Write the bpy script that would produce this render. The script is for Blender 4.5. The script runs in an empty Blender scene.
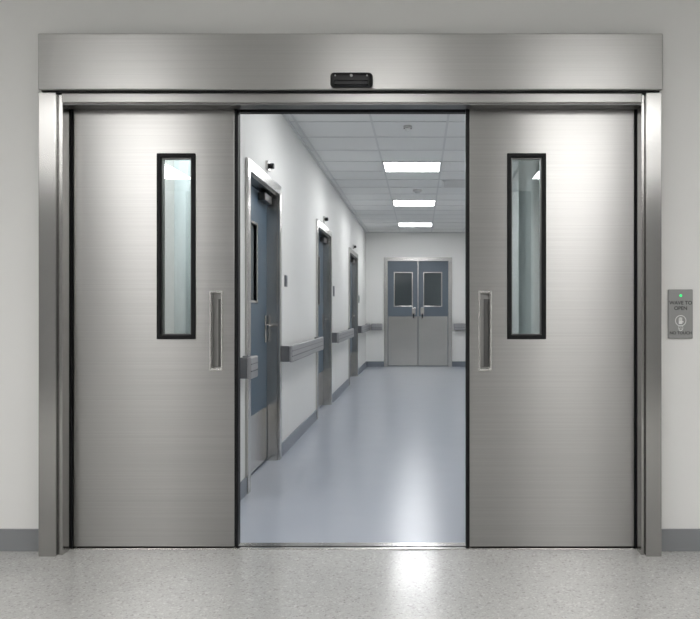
import bpy, bmesh, math
from mathutils import Vector
S=bpy.context.scene
COL=S.collection

# ---------------------------------------------------------------- materials
def newmat(name):
    m=bpy.data.materials.new(name); m.use_nodes=True
    nt=m.node_tree; b=nt.nodes['Principled BSDF']
    return m,nt,b
def plain(name,col,rough=0.5,metal=0.0,spec=None,emit=0,bump=0.0,bscale=200,coat=0.0,var=0.0):
    m,nt,b=newmat(name)
    b.inputs['Base Color'].default_value=(*col,1)
    b.inputs['Roughness'].default_value=rough
    b.inputs['Metallic'].default_value=metal
    if coat: 
        b.inputs['Coat Weight'].default_value=coat; b.inputs['Coat Roughness'].default_value=0.2
    if spec is not None: b.inputs['Specular IOR Level'].default_value=spec
    if emit:
        b.inputs['Emission Color'].default_value=(*col,1)
        b.inputs['Emission Strength'].default_value=emit
    tc=nt.nodes.new('ShaderNodeTexCoord')
    n=nt.nodes.new('ShaderNodeTexNoise'); n.inputs['Scale'].default_value=bscale
    nt.links.new(tc.outputs['Object'],n.inputs['Vector'])
    if bump:
        bp=nt.nodes.new('ShaderNodeBump'); bp.inputs['Strength'].default_value=bump; bp.inputs['Distance'].default_value=0.002
        nt.links.new(n.outputs['Fac'],bp.inputs['Height']); nt.links.new(bp.outputs['Normal'],b.inputs['Normal'])
    if var:
        n2=nt.nodes.new('ShaderNodeTexNoise'); n2.inputs['Scale'].default_value=3; n2.inputs['Detail'].default_value=4
        nt.links.new(tc.outputs['Object'],n2.inputs['Vector'])
        r=nt.nodes.new('ShaderNodeValToRGB')
        r.color_ramp.elements[0].color=(*[c*(1-var) for c in col],1); r.color_ramp.elements[1].color=(*[min(1,c*(1+var)) for c in col],1)
        nt.links.new(n2.outputs['Fac'],r.inputs['Fac']); nt.links.new(r.outputs['Color'],b.inputs['Base Color'])
    return m
def steel(name,col,rough=0.3,scale=(2,2,260),amp=0.05,aniso=0.0,rot=0.0):
    m,nt,b=newmat(name)
    b.inputs['Metallic'].default_value=1.0
    b.inputs['Anisotropic'].default_value=aniso
    b.inputs['Anisotropic Rotation'].default_value=rot
    if aniso:
        tg=nt.nodes.new('ShaderNodeTangent'); tg.direction_type='UV_MAP'; tg.uv_map='UVMap'
        nt.links.new(tg.outputs[0],b.inputs['Tangent'])
    tc=nt.nodes.new('ShaderNodeTexCoord'); mp=nt.nodes.new('ShaderNodeMapping'); mp.inputs['Scale'].default_value=scale
    n=nt.nodes.new('ShaderNodeTexNoise'); n.inputs['Scale'].default_value=1.0; n.inputs['Detail'].default_value=4
    nt.links.new(tc.outputs['Object'],mp.inputs['Vector']); nt.links.new(mp.outputs['Vector'],n.inputs['Vector'])
    r=nt.nodes.new('ShaderNodeValToRGB')
    r.color_ramp.elements[0].position=0.3; r.color_ramp.elements[1].position=0.7
    r.color_ramp.elements[0].color=(*[c*(1-amp) for c in col],1); r.color_ramp.elements[1].color=(*[min(1,c*(1+amp)) for c in col],1)
    nt.links.new(n.outputs['Fac'],r.inputs['Fac']); nt.links.new(r.outputs['Color'],b.inputs['Base Color'])
    b.inputs['Roughness'].default_value=rough
    return m
def terrazzo(name):
    m,nt,b=newmat(name)
    tc=nt.nodes.new('ShaderNodeTexCoord')
    v=nt.nodes.new('ShaderNodeTexVoronoi'); v.inputs['Scale'].default_value=105
    v2=nt.nodes.new('ShaderNodeTexVoronoi'); v2.inputs['Scale'].default_value=230
    n=nt.nodes.new('ShaderNodeTexNoise'); n.inputs['Scale'].default_value=2.5; n.inputs['Detail'].default_value=6
    for x in (v,v2,n): nt.links.new(tc.outputs['Object'],x.inputs['Vector'])
    def ramp(src,stops):
        bw=nt.nodes.new('ShaderNodeRGBToBW'); nt.links.new(src,bw.inputs[0])
        r=nt.nodes.new('ShaderNodeValToRGB'); e=r.color_ramp.elements
        e[0].position=stops[0][0]; e[0].color=(*stops[0][1],1); e[1].position=stops[-1][0]; e[1].color=(*stops[-1][1],1)
        for p,c in stops[1:-1]:
            k=e.new(p); k.color=(*c,1)
        nt.links.new(bw.outputs[0],r.inputs['Fac']); return r
    r1=ramp(v.outputs['Color'],[(0.14,(.31,.30,.285)),(0.25,(.51,.505,.49)),(0.76,(.53,.525,.51)),(0.88,(.72,.715,.70))])
    r2=ramp(v2.outputs['Color'],[(0.15,(.41,.40,.385)),(0.35,(.53,.525,.51)),(0.85,(.63,.625,.61))])
    mx=nt.nodes.new('ShaderNodeMixRGB'); mx.inputs['Fac'].default_value=0.45
    nt.links.new(r1.outputs['Color'],mx.inputs[1]); nt.links.new(r2.outputs['Color'],mx.inputs[2])
    r3=nt.nodes.new('ShaderNodeValToRGB'); r3.color_ramp.elements[0].color=(.84,.84,.84,1); r3.color_ramp.elements[1].color=(1,1,1,1)
    nt.links.new(n.outputs['Fac'],r3.inputs['Fac'])
    m2=nt.nodes.new('ShaderNodeMixRGB'); m2.blend_type='MULTIPLY'; m2.inputs['Fac'].default_value=1
    nt.links.new(mx.outputs[0],m2.inputs[1]); nt.links.new(r3.outputs['Color'],m2.inputs[2])
    nt.links.new(m2.outputs[0],b.inputs['Base Color'])
    b.inputs['Roughness'].default_value=0.18
    b.inputs['Specular IOR Level'].default_value=0.6
    return m

M_wall=plain('wall_paint',(.69,.685,.67),.6,bump=.05,bscale=300,var=.02)
M_lwhite=plain('lobby_white_paint',(.80,.80,.79),.6)
M_refl_dark=plain('reflection_panel_dark',(.05,.052,.055),.5)  # near-black, for the added panels mirrored in the steel
M_cwall=plain('corridor_wall_paint',(.82,.82,.80),.55,bump=.05,bscale=300,var=.02)
M_ceil=plain('ceiling_tile',(.82,.83,.82),.8,bump=.15,bscale=250)
M_grid=plain('ceiling_grid_metal',(.68,.69,.69),.5)
M_base=plain('baseboard_vinyl',(.20,.205,.215),.45)
M_cbase=plain('corridor_baseboard_vinyl',(.23,.255,.29),.4)
M_terr=terrazzo('terrazzo')
M_vinyl=plain('corridor_vinyl',(.395,.425,.485),.25,coat=.15,var=.03)
M_steel=steel('brushed_steel_door',(.425,.418,.408),.28,(.7,.7,130),.05,.85,.25)
M_steelh=steel('brushed_steel_header',(.44,.433,.422),.33,(.7,.7,150),.045,.75,.25)
M_steelv=steel('brushed_steel_jamb',(.45,.443,.432),.22,(160,160,.7),.04,.7,0)
M_steel2=steel('satin_steel',(.56,.55,.53),.24,(300,300,300),.008)
M_rim=steel('polished_steel_rim',(.78,.77,.75),.22,(300,300,300),.008)
M_pocket=steel('pull_pocket_steel',(.36,.355,.345),.3,(300,300,300),.008)
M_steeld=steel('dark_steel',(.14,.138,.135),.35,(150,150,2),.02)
M_black=plain('black_rubber',(.006,.006,.007),.5,spec=.2)
M_dark=plain('black_plastic',(.008,.008,.009),.3,spec=.3)
M_lens=plain('sensor_lens',(.006,.006,.008),.25,spec=.25)
M_blue=plain('blue_door_laminate',(.07,.112,.155),.4,var=.04)
M_blueg=plain('bluegrey_door_laminate',(.12,.15,.18),.35,var=.04)
M_rail=plain('handrail_vinyl',(.34,.34,.35),.4)
M_raild=plain('handrail_retainer',(.13,.135,.145),.4)
M_plate=plain('switch_plate_grey',(.30,.30,.295),.38,metal=.5)
M_ink=plain('label_ink',(.02,.02,.02),.5)
M_white=plain('white_plastic',(.75,.75,.74),.4)
M_curt=plain('curtain_fabric',(.62,.68,.685),.8,bump=.05)
M_green=plain('green_led',(.05,.9,.25),.4,emit=.5)
M_sign=plain('door_sign',(.12,.13,.15),.4)
def glassmat(name,col,alpha,rough=.03):
    m,nt,b=newmat(name)
    out=nt.nodes['Material Output']
    tr=nt.nodes.new('ShaderNodeBsdfTransparent'); tr.inputs['Color'].default_value=(*col,1)
    gl=nt.nodes.new('ShaderNodeBsdfGlossy'); gl.inputs['Roughness'].default_value=rough
    mx=nt.nodes.new('ShaderNodeMixShader'); mx.inputs[0].default_value=alpha
    nt.links.new(tr.outputs[0],mx.inputs[1]); nt.links.new(gl.outputs[0],mx.inputs[2]); nt.links.new(mx.outputs[0],out.inputs['Surface'])
    nt.nodes.remove(b); return m
M_glass=glassmat('clear_glass',(.89,.93,.93),.13,.0)
M_glassd=plain('dark_glass',(.07,.085,.09),.06,spec=.8)
M_glassf=plain('grey_door_glass',(.22,.24,.25),.1,spec=.7)
def emis(name,col,st):
    m,nt,b=newmat(name)
    b.inputs['Base Color'].default_value=(.8,.8,.8,1)
    b.inputs['Emission Color'].default_value=(*col,1); b.inputs['Emission Strength'].default_value=st
    return m
M_lampc=emis('corridor_light_diffuser',(.98,.987,1),21)
M_lampl=emis('unseen_lobby_light_diffuser',(1,.994,.982),14.5)

# ---------------------------------------------------------------- builders
def empty(name,loc=(0,0,0)):
    o=bpy.data.objects.new(name,None); o.location=loc; o.empty_display_size=.1; COL.objects.link(o); return o
def adduv(bm):
    uv=bm.loops.layers.uv.new('UVMap')
    for f in bm.faces:
        for l in f.loops:
            c=l.vert.co; l[uv].uv=(c.x+c.y*.999,c.z+c.y*.001)
def link(name,me,mat,parent=None,bevel=0,seg=2,smooth=False):
    o=bpy.data.objects.new(name,me); COL.objects.link(o)
    if mat: me.materials.append(mat)
    if parent: 
        o.parent=parent; o.location=-parent.location
    if bevel:
        md=o.modifiers.new('bevel','BEVEL'); md.width=bevel; md.segments=seg; md.limit_method='ANGLE'; md.angle_limit=math.radians(40)
    if smooth:
        for p in me.polygons: p.use_smooth=True
    return o
def boxes(name,lst,mat,parent=None,bevel=0,seg=2):
    bm=bmesh.new()
    for (x0,x1,y0,y1,z0,z1) in lst:
        v=[bm.verts.new(c) for c in [(x0,y0,z0),(x1,y0,z0),(x1,y1,z0),(x0,y1,z0),(x0,y0,z1),(x1,y0,z1),(x1,y1,z1),(x0,y1,z1)]]
        for f in [(0,3,2,1),(4,5,6,7),(0,1,5,4),(1,2,6,5),(2,3,7,6),(3,0,4,7)]: bm.faces.new([v[i] for i in f])
    adduv(bm)
    me=bpy.data.meshes.new(name); bm.to_mesh(me); bm.free()
    return link(name,me,mat,parent,bevel,seg)
def slab(name,us,vs,holes,t0,t1,mat,parent=None,bevel=0,axis='XZ'):
    """plate with rectangular holes. axis XZ -> thickness Y ; YZ -> thickness X"""
    U=sorted(set([*us]+[h[0] for h in holes]+[h[1] for h in holes])); V=sorted(set([*vs]+[h[2] for h in holes]+[h[3] for h in holes]))
    U=[u for u in U if us[0]<=u<=us[1]]; V=[v for v in V if vs[0]<=v<=vs[1]]
    def solid(i,j):
        if i<0 or j<0 or i>=len(U)-1 or j>=len(V)-1: return False
        cu=(U[i]+U[i+1])/2; cv=(V[j]+V[j+1])/2
        return not any(h[0]<cu<h[1] and h[2]<cv<h[3] for h in holes)
    bm=bmesh.new(); cache={}
    def vt(u,v,t):
        k=(u,v,t)
        if k not in cache: cache[k]=bm.verts.new((u,t,v) if axis=='XZ' else (t,u,v))
        return cache[k]
    for i in range(len(U)-1):
        for j in range(len(V)-1):
            if not solid(i,j): continue
            a,b,c,d=U[i],U[i+1],V[j],V[j+1]
            bm.faces.new([vt(a,c,t0),vt(b,c,t0),vt(b,d,t0),vt(a,d,t0)])
            bm.faces.new([vt(a,c,t1),vt(a,d,t1),vt(b,d,t1),vt(b,c,t1)])
            if not solid(i-1,j): bm.faces.new([vt(a,c,t0),vt(a,d,t0),vt(a,d,t1),vt(a,c,t1)])
            if not solid(i+1,j): bm.faces.new([vt(b,c,t0),vt(b,c,t1),vt(b,d,t1),vt(b,d,t0)])
            if not solid(i,j-1): bm.faces.new([vt(a,c,t0),vt(a,c,t1),vt(b,c,t1),vt(b,c,t0)])
            if not solid(i,j+1): bm.faces.new([vt(a,d,t0),vt(b,d,t0),vt(b,d,t1),vt(a,d,t1)])
    bmesh.ops.recalc_face_normals(bm,faces=bm.faces); adduv(bm)
    me=bpy.data.meshes.new(name); bm.to_mesh(me); bm.free()
    return link(name,me,mat,parent,bevel,2)
def ring(u0,u1,v0,v1,w):
    return (u0,u1),(v0,v1),[(u0+w,u1-w,v0+w,v1-w)]
def cyl(name,c,r,h,axis,mat,parent=None,seg=32,r2=None,bevel=0):
    bm=bmesh.new(); bmesh.ops.create_cone(bm,cap_ends=True,segments=seg,radius1=r,radius2=r if r2 is None else r2,depth=h)
    from mathutils import Matrix
    if axis=='Y': bmesh.ops.rotate(bm,verts=bm.verts,matrix=Matrix.Rotation(math.pi/2,3,'X'))
    if axis=='X': bmesh.ops.rotate(bm,verts=bm.verts,matrix=Matrix.Rotation(math.pi/2,3,'Y'))
    bmesh.ops.translate(bm,verts=bm.verts,vec=c)
    me=bpy.data.meshes.new(name); bm.to_mesh(me); bm.free()
    o=link(name,me,mat,parent,bevel)
    for p in me.polygons: p.use_smooth=len(p.vertices)==4
    return o

# ---------------------------------------------------------------- dimensions
CH=2.94          # corridor ceiling
LH=3.10          # lobby ceiling
XL,XR=-.82,1.55  # corridor walls
YB=12.9          # corridor end wall
LX0,LX1=-6.4,6.2 # lobby side walls
# ---------------------------------------------------------------- room shell
boxes('floor',[(LX0,LX1,-8,.06,-.1,0)],M_terr)
boxes('floor_corridor',[(-1.7,XR+.1,.06,YB+.15,-.1,0)],M_vinyl)
slab('wall_front',(LX0,LX1),(0,LH),[(-1.47,1.505,-1,2.352)],0,.15,M_wall)
boxes('wall_lobby_back',[(LX0,LX1,-8.1,-8,0,LH)],M_lwhite)
boxes('added_reflection_panels',[(-3.3,2.1,-8,-7.96,0,LH),(-6.3,-4.6,-8,-7.96,0,LH),(3.4,6.1,-8,-7.96,0,LH)],M_refl_dark)  # unseen dark panels, added to put dark bands in the steel's reflections
boxes('wall_lobby_left',[(LX0-.1,LX0,-8,.15,0,LH)],M_wall)
boxes('wall_lobby_right',[(LX1,LX1+.1,-8,.15,0,LH)],M_wall)
boxes('ceiling',[(LX0,LX1,-8,0,LH,LH+.1)],M_ceil)
boxes('ceiling_corridor',[(-1.7,XR+.1,.15,YB,CH,CH+.1)],M_ceil)
D=[(1.22,2.48),(4.75,6.2),(8.75,10.5)]   # outer frame ranges of corridor doors
FW=.08; DT=2.28
slab('wall_left',(.95,YB),(0,CH),[(a+FW-.01,b-FW+.01,-1,DT-FW+.01) for a,b in D],XL-.15,XL,M_cwall,axis='YZ')
boxes('wall_right',[(XR,XR+.1,.15,YB,0,CH)],M_cwall)
slab('wall_back',(-1.7,XR+.1),(0,CH),[(-.39,1.03,-1,2.36)],YB,YB+.15,M_cwall)
boxes('wall_alcove',[(-1.7,XL-.15,.95,1.05,0,CH),(-1.7,-1.6,.15,.95,0,CH)],M_cwall)
# baseboards
boxes('baseboard_front',[(LX0,-1.566,-.012,0,0,.115),(1.585,LX1,-.012,0,0,.115)],M_base,bevel=.003)
bl=[]; ys=[.95]+[v for p in D for v in p]+[YB]
for i in range(0,len(ys),2): bl.append((XL,XL+.012,ys[i]+(.0),ys[i+1],0,.115))
boxes('baseboard_left',bl,M_cbase,bevel=.003)
boxes('baseboard_right',[(XR-.012,XR,.15,YB,0,.115)],M_cbase,bevel=.003)
boxes('baseboard_back',[(XL+.012,-.425,YB-.012,YB,0,.115),(1.063,XR-.012,YB-.012,YB,0,.115)],M_cbase,bevel=.003)
# ceiling grid
g=[]; CX=.27; PX=.68; PY=.62; gy0=4.8
k=-2
while k<=3:
    x=CX-PX/2+k*PX
    if XL<x<XR: g.append((x-.01,x+.01,.15,YB,CH-.005,CH))
    k+=1
y=gy0-PY*7
while y<YB:
    if y>.2: g.append((XL,XR,y-.01,y+.01,CH-.005,CH))
    y+=PY
boxes('trim_ceiling_grid',g,M_grid)
boxes('trim_ceiling_edge',[(XL,XL+.02,.95,YB,CH-.02,CH),(XR-.02,XR,.15,YB,CH-.02,CH),(XL,XR,YB-.02,YB,CH-.02,CH)],M_grid)

def ceiling_light(x0,x1,y0,y1,z,mat):
    e=empty('ceiling_light',((x0+x1)/2,(y0+y1)/2,z))
    slab_o=boxes('frame',[(x0,x1,y0,y0+.02,z-.012,z),(x0,x1,y1-.02,y1,z-.012,z),(x0,x0+.02,y0+.02,y1-.02,z-.012,z),(x1-.02,x1,y0+.02,y1-.02,z-.012,z)],M_white,e)
    boxes('diffuser',[(x0+.02,x1-.02,y0+.02,y1-.02,z-.008,z-.001)],mat,e)
for i in (-5,0,5,10):
    y0=gy0+i*PY
    ceiling_light(CX-PX/2,CX+PX/2,y0,y0+PY,CH,M_lampc)
ceiling_light(-1.45,-.95,.3,.8,CH,M_lampc)  # hidden panel added to light the alcove behind the left leaf
for (x,y) in [(-2.4,-3.8),(0.0,-3.8),(1.92,-3.8),(-4.6,-3.8),(4.2,-3.8),(-3.3,-6.2),(-.3,-6.2),(2.4,-6.2)]:  # unseen lobby panels, laid out to drop highlights on doors and header
    ceiling_light(x-.48,x+.48,y-.6,y+.6,LH,M_lampl)
# ceiling devices
def detector(name,x,y,r,mat=M_white):
    e=empty(name,(x,y,CH))
    cyl('base',(x,y,CH-.014),r,.026,'Z',mat,e,bevel=.003)
    cyl('sensor_head',(x,y,CH-.038),r*.45,.026,'Z',M_grid,e,r2=r*.7)
detector('smoke_detector',.33,6.9,.07)
detector('sprinkler_head',.25,3.1,.04,M_steel2)
def vent(x0,x1,y0,y1):
    e=empty('ceiling_vent',((x0+x1)/2,(y0+y1)/2,CH))
    n=7
    L=[(x0,x1,y0,y0+.03,CH-.012,CH),(x0,x1,y1-.03,y1,CH-.012,CH),(x0,x0+.03,y0,y1,CH-.012,CH),(x1-.03,x1,y0,y1,CH-.012,CH)]
    for i in range(n):
        yy=y0+.05+i*(y1-y0-.1)/n; L.append((x0+.03,x1-.03,yy,yy+.03,CH-.012,CH-.004))
    boxes('louvers',L,M_white,e)
vent(CX+PX/2+.05,CX+PX*1.5-.05,gy0+PY*2+.03,gy0+PY*3-.03)

# ---------------------------------------------------------------- automatic door frame
HB=2.354   # underside of header
e=empty('automatic_door_frame')
boxes('jamb_left',[(-1.566,-1.478,-.10,-.001,0,HB-.006)],M_steelv,e,.004)
boxes('jamb_left_step',[(-1.476,-1.455,-.075,.0,0,HB-.006)],M_steelv,e,.002)
boxes('jamb_right',[(1.506,1.585,-.10,-.001,0,HB-.006)],M_steelv,e,.004)
boxes('jamb_right_step',[(1.489,1.504,-.075,.0,0,HB-.006)],M_steelv,e,.002)
boxes('jamb_return_left',[(-1.469,-1.460,-.02,.14,0,HB-.006)],M_steelv,e,.002)
boxes('jamb_return_right',[(1.493,1.504,-.02,.14,0,HB-.006)],M_steelv,e,.002)
boxes('jamb_seal',[(-1.459,-1.449,.02,.06,.006,2.31),(1.484,1.492,.02,.06,.006,2.31)],M_black,e,.001)
boxes('lintel',[(-1.455,1.489,-.085,.015,2.300,HB-.006)],M_steelh,e,.003)
boxes('lintel_lip',[(-1.455,1.489,-.075,.015,2.291,2.300)],M_steeld,e)
boxes('track',[(-1.455,1.489,.085,.13,2.295,HB-.006)],M_black,e)
boxes('threshold',[(-1.455,1.489,.015,.12,0,.006)],M_steel2,e,.002)
boxes('threshold_groove',[(-1.455,1.489,.05,.058,.006,.0075)],M_black,e)
h=empty('automatic_door_header',(0,-.06,2.5))
boxes('cover',[(-1.557,1.584,-.125,-.001,HB,2.637)],M_steelh,h,.006,3)
boxes('cover_lip',[(-1.545,1.572,-.108,-.001,HB-.0055,HB)],M_black,h)
s=empty('motion_sensor',(.02,-.15,2.395))
boxes('housing',[(-.085,.127,-.168,-.1252,2.356,2.432)],M_dark,s,.02,5)
boxes('lens_window',[(-.064,.106,-.172,-.160,2.362,2.390)],M_lens,s,.006,3)
cyl('status_dot',(.022,-.169,2.412),.007,.006,'Y',M_rail,s)
cyl('screw_left',(-.058,-.169,2.412),.004,.004,'Y',M_rail,s)
cyl('screw_right',(.100,-.169,2.412),.004,.004,'Y',M_rail,s)

# ---------------------------------------------------------------- sliding leaves
def sliding(x0,x1,gx0,gx1,wx0,wx1,hx,side):
    cx=(x0+x1)/2
    e=empty('sliding_door',(cx,.055,0))
    wz0,wz1=1.095,2.065
    hw=.026; hz0,hz1=.945,1.335
    f=.022
    slab('leaf',(x0,x1),(.012,2.32),[(wx0+f-.004,wx1-f+.004,wz0+f-.004,wz1-f+.004),(hx-hw,hx+hw,hz0,hz1)],.03,.08,M_steel,e,.0025)
    U,V,H=ring(wx0,wx1,wz0,wz1,f)
    slab('window_gasket',U,V,H,.020,.088,M_black,e,.004)
    U,V,H=ring(wx0+f,wx1-f,wz0+f,wz1-f,.006)
    slab('window_bead',U,V,H,.036,.07,M_steeld,e)
    boxes('window_glass',[(wx0+f,wx1-f,.05,.056,wz0+f,wz1-f)],M_glass,e)
    U,V,H=ring(hx-hw-.009,hx+hw+.009,hz0-.014,hz1+.014,.011)
    slab('pull_rim',U,V,H,.020,.034,M_rim,e,.004)
    boxes('pull_recess_back',[(hx-hw,hx+hw,.062,.066,hz0,hz1)],M_pocket,e)
    # dark strip on one side of the pocket, painted shade of a slot
    if side<0: boxes('pull_slot_shade',[(hx+.002,hx+hw,.056,.062,hz0+.005,hz1-.03)],M_steeld,e,.001)
    else: boxes('pull_slot_shade',[(hx-.004,hx+hw,.056,.062,hz0+.005,hz1-.03)],M_steeld,e,.001)
    boxes('edge_seal',[(gx0,gx1,.028,.084,.012,2.32)],M_black,e,.003)
    boxes('bottom_seal',[(x0+.01,x1-.01,.05,.06,.0077,.02)],M_black,e)
sliding(-1.447,-.606,-.606,-.587,-1.010,-.808,-.699,-1)
sliding(.622,1.482,.603,.622,.817,1.021,.702,1)

# ---------------------------------------------------------------- wave switch
e=empty('wave_to_open_switch',(1.709,-.01,1.227))
boxes('plate',[(1.645,1.773,-.014,0,1.10,1.354)],M_plate,e,.004,3)
cyl('led',(1.709,-.0145,1.322),.007,.004,'Y',M_green,e)
def text(t,x,z,size,parent,y=-.0146):
    c=bpy.data.curves.new('label','FONT'); c.body=t; c.size=size; c.align_x='CENTER'; c.extrude=.0003
    c.offset=.0004
    o=bpy.data.objects.new('label_text',c); COL.objects.link(o); c.materials.append(M_ink)
    o.parent=parent; o.location=Vector((x,y,z))-parent.location; o.rotation_euler=(math.pi/2,0,0)
text('WAVE TO',1.709,1.276,.026,e); text('OPEN',1.709,1.248,.026,e); text('NO TOUCH',1.709,1.122,.021,e)
def torus(name,c,R,r,mat,parent):
    bm=bmesh.new(); n=32;m=8; vs=[]
    for i in range(n):
        a=2*math.pi*i/n; rr=[]
        for j in range(m):
            b=2*math.pi*j/m
            rr.append(bm.verts.new((c[0]+(R+r*math.cos(b))*math.cos(a),c[1]+r*math.sin(b),c[2]+(R+r*math.cos(b))*math.sin(a))))
        vs.append(rr)
    for i in range(n):
        for j in range(m): bm.faces.new([vs[i][j],vs[(i+1)%n][j],vs[(i+1)%n][(j+1)%m],vs[i][(j+1)%m]])
    bmesh.ops.recalc_face_normals(bm,faces=bm.faces)
    me=bpy.data.meshes.new(name); bm.to_mesh(me); bm.free(); link(name,me,mat,parent,smooth=True)
torus('icon_ring',(1.709,-.0145,1.192),.027,.0018,M_white,e)
boxes('icon_hand',[(1.699,1.717,-.0155,-.014,1.175,1.192)]+[(1.699+i*.0047,1.7025+i*.0047,-.0155,-.014,1.192,1.206+[.0,.004,.005,.002][i]) for i in range(4)]+[(1.717,1.723,-.0155,-.014,1.183,1.190)],M_white,e,.0008)
for i,zz in enumerate((1.155,1.147)): torus('icon_wave',(1.709,-.0145,zz),.012-.004*i,.001,M_white,e)

# ---------------------------------------------------------------- corridor doors (left wall)
def cdoor(n,y0,y1):
    e=empty('door_%d'%n,(XL,(y0+y1)/2,0))
    hole=[(y0+FW,y1-FW,-1,DT-FW)]
    slab('casing',(y0,y1),(0,DT),hole,XL+.0005,XL+.022,M_steel2,e,.003,axis='YZ')
    boxes('jamb',[(XL-.13,XL,y0+FW-.008,y0+FW+.012,0,DT-FW),(XL-.13,XL,y1-FW-.012,y1-FW+.008,0,DT-FW),(XL-.13,XL,y0+FW,y1-FW,DT-FW-.012,DT-FW+.008)],M_steel2,e)
    a,b=y0+FW+.014,y1-FW-.014
    t=DT-FW-.016
    xf=XL-.085
    wy0=b-.66; wy1=wy0+.26
    slab('leaf',(a,b),(.01,t),[(wy0,wy1,1.32,1.90)],xf-.045,xf,M_blue,e,.002,axis='YZ')
    slab('window_frame',(wy0-.02,wy1+.02),(1.30,1.92),[(wy0,wy1,1.32,1.90)],xf-.05,xf+.008,M_steel2,e,.002,axis='YZ')
    boxes('window_glass',[(xf-.03,xf-.022,wy0,wy1,1.32,1.90)],M_glassf,e)
    boxes('kick_plate',[(xf,xf+.003,a+.02,b-.02,.02,.45)],M_steel2,e)
    hy=b-.07
    boxes('lock_plate',[(xf,xf+.008,hy-.025,hy+.025,.98,1.2)],M_steel2,e,.003)
    cyl('lever_spindle',(xf+.03,hy,1.12),.011,.05,'X',M_steel2,e)
    boxes('lever',[(xf+.045,xf+.06,hy-.13,hy+.012,1.11,1.13)],M_steel2,e,.005)
    boxes('closer_body',[(xf,xf+.055,b-.34,b-.06,t-.075,t-.015)],M_steeld,e,.006)
    for z in (.25,1.1,1.95): cyl('hinge',(xf+.008,a+.004,z),.008,.11,'Z',M_steel2,e)
for i,(a,b) in enumerate(D): cdoor(i+1,a,b)
# dark dome devices above the doors
def dome_device(y):
    e=empty('door_dome_device',(XL+.03,y,DT+.07))
    boxes('base',[(XL+.001,XL+.02,y-.05,y+.05,DT+.04,DT+.11)],M_steel2,e,.004)
    cyl('dome',(XL+.04,y,DT+.075),.022,.04,'X',M_dark,e,bevel=.006)
dome_device(1.95); dome_device(5.45); dome_device(9.6)

# ---------------------------------------------------------------- double door at the end
e=empty('door_4',(.319,YB,0))
slab('casing',(-.425,1.063),(0,2.39),[(-.345,.983,-1,2.31)],YB-.03,YB,M_steel2,e,.003)
boxes('jamb',[(-.39,-.345,YB,YB+.12,0,2.355),(.983,1.03,YB,YB+.12,0,2.355),(-.345,.983,YB,YB+.12,2.31,2.355)],M_steel2,e)
for k,(a,b) in enumerate([(-.34,.314),(.324,.978)]):
    w0,w1=a+.15,b-.13
    if k==1: w0,w1=a+.13,b-.15
    slab('leaf_%d'%(k+1),(a,b),(.01,2.305),[(w0,w1,1.33,2.05)],YB+.012,YB+.055,M_blueg,e,.002)
    slab('window_frame_%d'%(k+1),(w0-.022,w1+.022),(1.308,2.072),[(w0,w1,1.33,2.05)],YB+.004,YB+.06,M_steel2,e,.003)
    boxes('window_glass_%d'%(k+1),[(w0,w1,YB+.03,YB+.038,1.33,2.05)],M_glassd,e)
    boxes('kick_plate_%d'%(k+1),[(a+.01,b-.01,YB+.007,YB+.012,.02,1.10)],M_steel2,e)
    px=b-.09 if k==0 else a+.09
    boxes('push_plate_%d'%(k+1),[(px-.04,px+.04,YB+.004,YB+.012,1.13,1.29)],M_steel2,e,.002)
    boxes('pull_bar_%d'%(k+1),[(px-.012,px+.012,YB-.04,YB-.018,1.06,1.16)],M_dark,e,.004)
    boxes('pull_stem_%d'%(k+1),[(px-.008,px+.008,YB-.02,YB+.008,1.10,1.12)],M_dark,e)
boxes('astragal',[(.310,.328,YB+.004,YB+.012,.01,2.305)],M_steel2,e)

# ---------------------------------------------------------------- handrails
def handrail(y0,y1):
    e=empty('handrail',(XL,(y0+y1)/2,.87))
    p=.10
    boxes('bumper',[(XL+p-.03,XL+p,y0,y1,.80,.945)],M_rail,e,.012,3)
    boxes('bumper_groove',[(XL+p-.004,XL+p+.003,y0+.005,y1-.005,.848,.856),(XL+p-.004,XL+p+.003,y0+.005,y1-.005,.895,.90)],M_raild,e)
    n=max(2,int((y1-y0)/1.0)+1); L=[(XL,XL+p-.028,y0,y0+.03,.805,.94),(XL,XL+p-.028,y1-.03,y1,.805,.94)]
    if y1-y0>.5:
        for i in range(1,n): 
            yy=y0+(y1-y0)*i/n; L.append((XL,XL+p-.028,yy-.025,yy+.025,.83,.89))
    boxes('brackets',L,M_raild,e,.004)
handrail(.955,1.17); handrail(2.56,4.68); handrail(6.3,8.68); handrail(10.6,12.75)
def handrailb(x0,x1):
    e=empty('handrail',((x0+x1)/2,YB,.87)); p=.1
    boxes('bumper',[(x0,x1,YB-p,YB-p+.03,.80,.945)],M_rail,e,.012,3)
    boxes('bumper_groove',[(x0+.005,x1-.005,YB-p-.003,YB-p+.004,.848,.856)],M_raild,e)
    boxes('brackets',[(x0,x0+.03,YB-p+.028,YB,.805,.94),(x1-.03,x1,YB-p+.028,YB,.805,.94)],M_raild,e,.004)
handrailb(-.70,-.46); handrailb(1.10,1.5)

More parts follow.
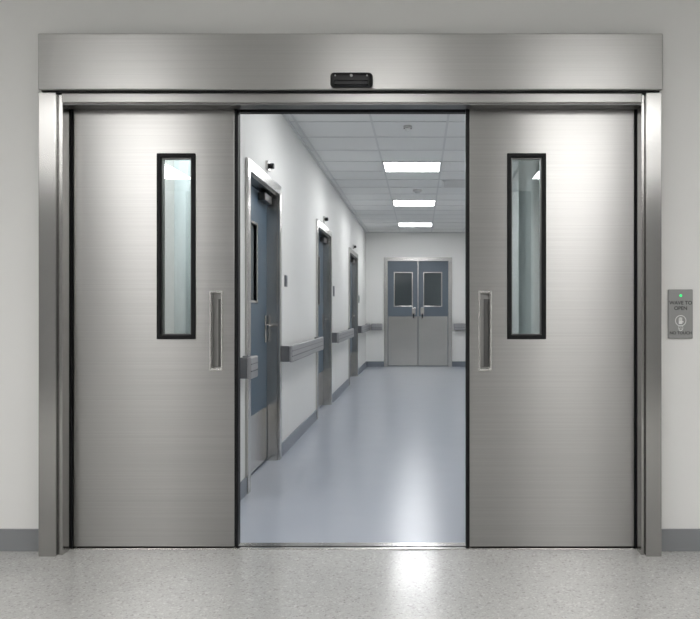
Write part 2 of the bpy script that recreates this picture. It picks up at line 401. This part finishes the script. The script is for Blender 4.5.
# wall signs / switches
def plate(y,z,w,h,mat,name):
    e=empty(name,(XL,y,z))
    boxes('plate',[(XL,XL+.01,y-w/2,y+w/2,z-h/2,z+h/2)],mat,e,.002)
    boxes('face',[(XL+.01,XL+.014,y-w*.3,y+w*.3,z-h*.3,z+h*.3)],M_raild,e,.001)
plate(2.78,1.5,.10,.10,M_sign,'room_sign'); plate(6.55,1.5,.12,.14,M_sign,'room_sign'); plate(10.9,1.45,.12,.14,M_sign,'room_sign')

# ---------------------------------------------------------------- privacy curtains behind the door windows
def curtain(x0,x1,y):
    e=empty('privacy_curtain',((x0+x1)/2,y,0))
    bm=bmesh.new(); n=120; rows=[.25,1.2,2.3]; prev=None; R=[]
    for z in rows:
        R.append([bm.verts.new((x0+(x1-x0)*i/n, y+.02*math.sin(i/n*(x1-x0)/.13*2*math.pi+.3*math.sin(i*.11)), z)) for i in range(n+1)])
    for j in range(2):
        for i in range(n): bm.faces.new([R[j][i],R[j][i+1],R[j+1][i+1],R[j+1][i]])
    me=bpy.data.meshes.new('fabric'); bm.to_mesh(me); bm.free()
    o=link('fabric',me,M_curt,e,smooth=True); md=o.modifiers.new('t','SOLIDIFY'); md.thickness=.003
    cyl('curtain_rail',((x0+x1)/2,y,2.32),.012,x1-x0+.04,'X',M_steel2,e)
    boxes('rail_hangers',[(x0+.02,x0+.03,y-.005,y+.005,2.33,CH),(x1-.03,x1-.02,y-.005,y+.005,2.33,CH)],M_steel2,e)
curtain(-1.17,-.98,.82); curtain(.98,1.42,.82)

# ---------------------------------------------------------------- camera, world
cd=bpy.data.cameras.new('camera'); cam=bpy.data.objects.new('camera',cd); COL.objects.link(cam)
cam.location=(.363,-4,1.25); cam.rotation_euler=(math.pi/2,0,0)
cd.sensor_width=36; cd.lens=39.7; cd.shift_x=-.1; cd.shift_y=0
cd.clip_start=.05; cd.clip_end=100
S.camera=cam
w=bpy.data.worlds.new('world'); S.world=w; w.use_nodes=True
w.node_tree.nodes['Background'].inputs[0].default_value=(.8,.85,.9,1); w.node_tree.nodes['Background'].inputs[1].default_value=.3
S.view_settings.view_transform='Standard'
